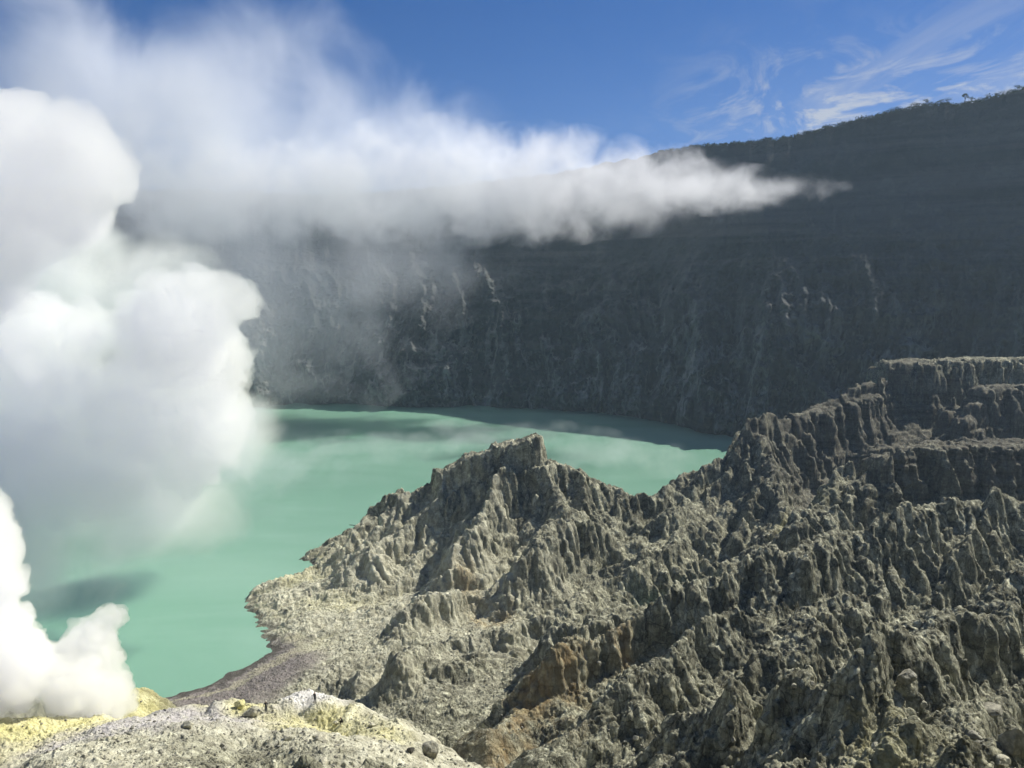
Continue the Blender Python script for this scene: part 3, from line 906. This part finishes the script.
for k in range(26):
    px, py = [(r_.uniform(80, 420), r_.uniform(735, 766)), (r_.uniform(480, 1010), r_.uniform(650, 765)), (r_.uniform(270, 400), r_.uniform(590, 660))][k % 3]
    g = ground_hit(px, py)
    o = link('loose_stone', sm_[k % 4]); s_ = r_.uniform(.7, 1.7)
    if not o.data.materials:
        o.data.materials.append([grey_rock, pale_rock, grey_rock, pale_rock][k % 4])
    o.location = g + Vector((0, 0, .1)); o.scale = (s_,) * 3; o.rotation_euler = (r_.uniform(-.4, .4), r_.uniform(-.4, .4), r_.uniform(0, 6))
    tag(o, 'small angular loose stone lying on the grey ash slopes', 'stone', 'loose stones on the slopes')

# ------------------------------------------------------------------ people
skin = plain_mat('skin', (.30, .18, .11), .6, .1, 8)
cloth_dark = plain_mat('dark_cloth', (.022, .022, .026), .9, .3, 6)
cloth_blue = plain_mat('navy_cloth', (.03, .035, .05), .9, .3, 6)
cloth_brown = plain_mat('brown_cloth', (.05, .035, .025), .9, .3, 6)
hat_mat = plain_mat('pale_cloth', (.5, .48, .40), .9, .15, 6)
sack_mat = plain_mat('pale_sacking', (.55, .52, .40), .9, .2, 5)


def body(name, joints, edges, mats, parent):
    """one continuous skinned figure; mats(z-ordered picker) gives each face its clothing"""
    names = list(joints)
    me = bpy.data.meshes.new(name)
    me.from_pydata([joints[n][:3] for n in names], [(names.index(a), names.index(b)) for a, b in edges], [])
    o = bpy.data.objects.new(name, me); COL.objects.link(o)
    o.modifiers.new('skin', 'SKIN').use_smooth_shade = True
    for i, n in enumerate(names):
        sv = me.skin_vertices[0].data[i]; rr_ = joints[n][3]
        sv.radius = (rr_, rr_ * (joints[n][4] if len(joints[n]) > 4 else 1)); sv.use_root = n == 'pelvis'
    sb = o.modifiers.new('sub', 'SUBSURF'); sb.levels = 2; sb.render_levels = 2
    ev = bpy.data.meshes.new_from_object(o.evaluated_get(bpy.context.evaluated_depsgraph_get()))
    bpy.data.objects.remove(o); bpy.data.meshes.remove(me)
    ev.materials.clear()
    for m in mats[0]:
        ev.materials.append(m)
    ev.name = name
    for p in ev.polygons:
        p.material_index = mats[1](p.center); p.use_smooth = True
    return link(name, ev, None, parent)


def standing(step=.12, lean=0.0, arm=.28):
    J = {'pelvis': (0, 0, .92, .15, .8), 'waist': (0, lean * .4, 1.08, .135, .8), 'chest': (0, lean, 1.30, .165, .72), 'neck': (0, lean * 1.1, 1.47, .06), 'jaw': (0, lean * 1.1 - .02, 1.56, .078), 'crown': (0, lean * 1.1, 1.68, .088)}
    E = [('pelvis', 'waist'), ('waist', 'chest'), ('chest', 'neck'), ('neck', 'jaw'), ('jaw', 'crown')]
    for sd, sg in (('l', -1), ('r', 1)):
        J[sd + 'hip'] = (sg * .09, 0, .86, .095); J[sd + 'knee'] = (sg * .11, sg * step * .6 - .03, .48, .066); J[sd + 'ankle'] = (sg * .12, sg * step, .09, .045); J[sd + 'toe'] = (sg * .13, sg * step - .17, .04, .04)
        J[sd + 'sho'] = (sg * .19, lean, 1.40, .07); J[sd + 'elb'] = (sg * arm, lean + .03, 1.14, .048); J[sd + 'wri'] = (sg * arm * 1.02, lean - .08, .92, .035); J[sd + 'hand'] = (sg * arm, lean - .12, .84, .036)
        E += [('pelvis', sd + 'hip'), (sd + 'hip', sd + 'knee'), (sd + 'knee', sd + 'ankle'), (sd + 'ankle', sd + 'toe'), ('chest', sd + 'sho'), (sd + 'sho', sd + 'elb'), (sd + 'elb', sd + 'wri'), (sd + 'wri', sd + 'hand')]
    return J, E


def crouching():
    J = {'pelvis': (0, .10, .34, .16, .85), 'waist': (0, .06, .52, .14, .85), 'chest': (0, -.06, .74, .165, .75), 'neck': (0, -.14, .90, .06), 'jaw': (0, -.20, .97, .078), 'crown': (0, -.20, 1.09, .088)}
    E = [('pelvis', 'waist'), ('waist', 'chest'), ('chest', 'neck'), ('neck', 'jaw'), ('jaw', 'crown')]
    for sd, sg in (('l', -1), ('r', 1)):
        J[sd + 'hip'] = (sg * .11, .06, .33, .10); J[sd + 'knee'] = (sg * .17, -.34, .46, .07); J[sd + 'ankle'] = (sg * .14, -.12, .09, .046); J[sd + 'toe'] = (sg * .15, -.30, .04, .04)
        J[sd + 'sho'] = (sg * .19, -.07, .83, .068); J[sd + 'elb'] = (sg * .25, -.28, .62, .048); J[sd + 'wri'] = (sg * .20, -.44, .48, .036); J[sd + 'hand'] = (sg * .18, -.50, .43, .036)
        E += [('pelvis', sd + 'hip'), (sd + 'hip', sd + 'knee'), (sd + 'knee', sd + 'ankle'), (sd + 'ankle', sd + 'toe'), ('chest', sd + 'sho'), (sd + 'sho', sd + 'elb'), (sd + 'elb', sd + 'wri'), (sd + 'wri', sd + 'hand')]
    return J, E


def cap_mesh(name, r, h, brim):
    bm = bmesh.new()
    prof = [(0, h), (r * .55, h * .92), (r * .95, h * .5), (r, 0), (brim, -.01), (brim, -.025), (r * .9, -.03)]
    n = 16; rings = []
    for pr, pz in prof:
        rings.append([bm.verts.new((pr * math.cos(a), pr * 1.12 * math.sin(a), pz)) for a in [2 * math.pi * i / n for i in range(n)]])
    for a, b in zip(rings[:-1], rings[1:]):
        for i in range(n):
            bm.faces.new((a[i], a[(i + 1) % n], b[(i + 1) % n], b[i]))
    bmesh.ops.remove_doubles(bm, verts=bm.verts, dist=1e-4)
    me = bpy.data.meshes.new(name); bm.to_mesh(me); bm.free()
    return me


def person(px, py, rotz, pose, mats, picker, label, hat=None, hat_z=1.70, hat_y=0.0, y0=60):
    g = ground_hit(px, py, y0)
    e = bpy.data.objects.new('person', None); COL.objects.link(e)
    e.location = g - Vector((0, 0, .02)); e.rotation_euler = (0, 0, rotz); tag(e, label, 'person')
    J, E = pose
    body('body', J, E, (mats, picker), e)
    if hat:
        h = link('hat', cap_mesh('hat', .105, .12, .17), hat, e); h.location = (0, hat_y, hat_z)
    return e


def pick_stand(c):
    if c.z > 1.46 or (abs(c.x) > .22 and c.z < .90 and c.z > .78):
        return 0
    return 1 if c.z > .88 else 2


def pick_crouch(c):
    if c.z > .90 or c.y < -.43:
        return 0
    return 1 if (c.z > .50 and c.y > -.30) or c.z > .62 else 2


person(266, 712, .5, standing(.13), [skin, cloth_dark, cloth_blue], pick_stand, 'standing person in dark clothes and pale hat at the left end of the yellow ground', hat_mat)
person(315, 703, 2.6, standing(.07, .03, .24), [skin, cloth_blue, cloth_dark], pick_stand, 'person in dark clothes standing in front of the white rock outcrop, bareheaded')
pc = person(342, 724, -1.2, crouching(), [skin, cloth_dark, cloth_brown], pick_crouch, 'person in dark clothes crouching beside a pale sack on the yellow ground', None)


def sack_mesh(name):
    bm = bmesh.new(); bmesh.ops.create_icosphere(bm, subdivisions=3, radius=1)
    for v in bm.verts:
        c = v.co; k = 1 + .08 * math.sin(9 * c.x + 4 * c.z) + .06 * math.sin(11 * c.y)
        w = 1 - .45 * max(0, c.z) ** 2
        v.co = Vector((c.x * .34 * k * w, c.y * .28 * k * w, max(c.z, -.8) * .30 * k))
    me = bpy.data.meshes.new(name); bm.to_mesh(me); bm.free()
    return me


g = ground_hit(335.5, 724, 60)
o = link('sack', sack_mesh('sack'), sack_mat); o.location = g + Vector((0, 0, .2)); tag(o, 'pale bulging sack on the yellow ground beside the crouching person', 'sack')

# ------------------------------------------------------------------ pole over the lake
g = ground_hit(367, 526, 200)
bm = bmesh.new()
n = 10; L = 6.2
for k in range(n):
    f = k / (n - 1)
    for i in range(8):
        a = 2 * math.pi * i / 8; r = .17 - .07 * f
        bm.verts.new((-L * f + .6, r * math.cos(a), r * math.sin(a) + .35 * f * f + .04 * math.sin(9 * f)))
bm.verts.ensure_lookup_table()
for k in range(n - 1):
    for i in range(8):
        bm.faces.new([bm.verts[k * 8 + i], bm.verts[k * 8 + (i + 1) % 8], bm.verts[(k + 1) * 8 + (i + 1) % 8], bm.verts[(k + 1) * 8 + i]])
bm.faces.new([bm.verts[i] for i in range(8)]); bm.faces.new([bm.verts[(n - 1) * 8 + i] for i in range(7, -1, -1)])
me = bpy.data.meshes.new('wooden_pole'); bm.to_mesh(me); bm.free()
o = link('wooden_pole', me, plain_mat('weathered_wood', (.045, .04, .034), .9, .3, 4)); o.location = g
tag(o, 'thin dark pole jutting out over the water from the rocky slope', 'pole')

# ------------------------------------------------------------------ trees along the rim
leaf = plain_mat('rim_foliage', (.035, .05, .028), .8, .4, 1.0)
bark = plain_mat('rim_bark', (.05, .042, .035), .9, .3, 3.0)


def tree_meshes(h, w, seed, slim=False):
    r = random.Random(seed)
    bm = bmesh.new()
    pts = [Vector((0, 0, -.8)), Vector((r.uniform(-.1, .1) * h, 0, h * .35)), Vector((r.uniform(-.15, .15) * h, r.uniform(-.1, .1) * h, h * .7))]

    def limb(a, b, ra, rb):
        ax = (b - a).normalized(); u = ax.orthogonal().normalized(); v = ax.cross(u)
        A_ = [bm.verts.new(a + (u * math.cos(t) + v * math.sin(t)) * ra) for t in [i * math.pi / 3 for i in range(6)]]
        B_ = [bm.verts.new(b + (u * math.cos(t) + v * math.sin(t)) * rb) for t in [i * math.pi / 3 for i in range(6)]]
        for i in range(6):
            bm.faces.new((A_[i], A_[(i + 1) % 6], B_[(i + 1) % 6], B_[i]))
    limb(pts[0], pts[1], .045 * h, .032 * h); limb(pts[1], pts[2], .032 * h, .02 * h)
    ends = []
    for k in range(5):
        a = r.uniform(0, 6.3); e = pts[1].lerp(pts[2], r.uniform(.3, 1)) + Vector((math.cos(a) * w * .4, math.sin(a) * w * .4, h * r.uniform(.08, .3)))
        limb(pts[1].lerp(pts[2], r.uniform(.2, .9)), e, .018 * h, .007 * h); ends.append(e)
    tm = bpy.data.meshes.new('trunk'); bm.to_mesh(tm); bm.free()
    bm = bmesh.new()
    for e in ends + [pts[2] + Vector((0, 0, h * .2))]:
        for k in range(70):
            d = Vector((r.gauss(0, 1), r.gauss(0, 1), r.gauss(0, .55))) * (w * (.13 if slim else .17))
            c = e + d; s = h * r.uniform(.025, .055)
            n_ = Vector((r.gauss(0, 1), r.gauss(0, 1), r.gauss(0, 1))).normalized(); u = n_.orthogonal().normalized() * s; v = n_.cross(u)
            bm.faces.new([bm.verts.new(c + u), bm.verts.new(c + v * .6), bm.verts.new(c - u), bm.verts.new(c - v * .6)])
    cm = bpy.data.meshes.new('crown'); bm.to_mesh(cm); bm.free()
    tm.materials.append(bark); cm.materials.append(leaf)
    return tm, cm


def rim_point(px):
    a = math.atan((px - 512) / F); i = int(np.argmin(np.abs(wa - a)))
    j = int(np.argmax((ZW2[:, i] - EYE) / RAD2[:, i]))
    return Vector((float(WX[j, i]), float(WY[j, i]), float(ZW2[j, i])))


kinds_ = [tree_meshes(5.5, 6.5, 1), tree_meshes(4.0, 6.0, 2), tree_meshes(6.0, 4.5, 3)]
tall = tree_meshes(9.0, 4.0, 7, True)


def rim_tree(px, ms, label, sc=1.0, grp='trees along the crater rim'):
    e = bpy.data.objects.new('tree', None); COL.objects.link(e); e.location = rim_point(px); e.scale = (sc,) * 3; e.rotation_euler = (0, 0, px)
    tag(e, label, 'tree', grp)
    link('trunk', ms[0], None, e); link('crown', ms[1], None, e)


rim_tree(951, tall, 'tallest slender tree standing above the others on the crater rim', .8)
for k, px in enumerate((880, 888, 897, 902, 906, 913, 918, 925, 928, 934, 943, 957, 965, 972, 981, 987, 994, 1001, 1006, 1013, 1019)):
    rim_tree(px, kinds_[k % 3], 'small dark bushy tree on the crater rim against the sky', (.62, .75, .5, .66)[k % 4])
r_ = random.Random(8)
bm = bmesh.new()
for k in range(900):
    px = r_.uniform(655, 1030); p = rim_point(px)
    a = p.normalized(); q = p + Vector((p.x, p.y, 0)).normalized() * r_.uniform(-3, 3)
    for j in range(9):
        c = q + Vector((r_.gauss(0, .7), r_.gauss(0, .7), abs(r_.gauss(0, .8)))); s = r_.uniform(.3, .7)
        n_ = Vector((r_.gauss(0, 1), r_.gauss(0, 1), r_.gauss(0, 1))).normalized(); u = n_.orthogonal().normalized() * s; v = n_.cross(u)
        bm.faces.new([bm.verts.new(c + u), bm.verts.new(c + v * .7), bm.verts.new(c - u), bm.verts.new(c - v * .7)])
me = bpy.data.meshes.new('scrub'); bm.to_mesh(me); bm.free()
tag(link('scrub', me, leaf), 'low dark scrub fringing the crater rim', kind='stuff')

# ------------------------------------------------------------------ loose rubble
bases = []
for k in range(5):
    bm = bmesh.new(); bmesh.ops.create_icosphere(bm, subdivisions=1, radius=1)
    r = np.random.default_rng(80 + k)
    cc = np.array([v.co[:] for v in bm.verts]) * r.uniform(.65, 1.25, (len(bm.verts), 1)) * np.array([1, .8, .6])
    bases.append((cc, np.array([[v.index for v in f.verts] for f in bm.faces]))); bm.free()
N = 9000
r = np.random.default_rng(77)
sx = r.uniform(math.radians(-32), math.radians(32), N); sr = 55 + 150 * r.random(N) ** 1.3
X_, Y_ = sr * np.sin(sx), sr * np.cos(sx); Z_ = np.array([drop(float(a), float(b)) for a, b in zip(X_, Y_)]); S_ = samp(SLOPE, X_, Y_)
kk = (Z_ > 1) & (S_ < 1.0)
X_, Y_, Z_ = X_[kk], Y_[kk], Z_[kk]
VS, FS, off = [], [], 0
for i in range(len(X_)):
    cc, ff = bases[i % 5]; s_ = .09 + .22 * r.random() ** 3; a = r.uniform(0, 6.28); c, s2 = math.cos(a), math.sin(a)
    v = cc @ np.array([[c, s2, 0], [-s2, c, 0], [0, 0, 1]]) * s_ + np.array([X_[i], Y_[i], Z_[i] + s_ * .25])
    VS.append(v); FS.append(ff + off); off += len(v)
VS = np.concatenate(VS).astype(np.float32); FS = np.concatenate(FS).astype(np.int32)
me = bpy.data.meshes.new('rubble'); me.vertices.add(len(VS)); me.vertices.foreach_set('co', VS.ravel())
me.loops.add(FS.size); me.loops.foreach_set('vertex_index', FS.ravel()); me.polygons.add(len(FS)); me.polygons.foreach_set('loop_start', np.arange(0, FS.size, 3, dtype=np.int32))
me.update(calc_edges=True)
tag(link('rubble', me, plain_mat('rubble_rock', (.24, .23, .18), scale=.4)), 'small broken stones strewn over the ash slopes', kind='stuff')
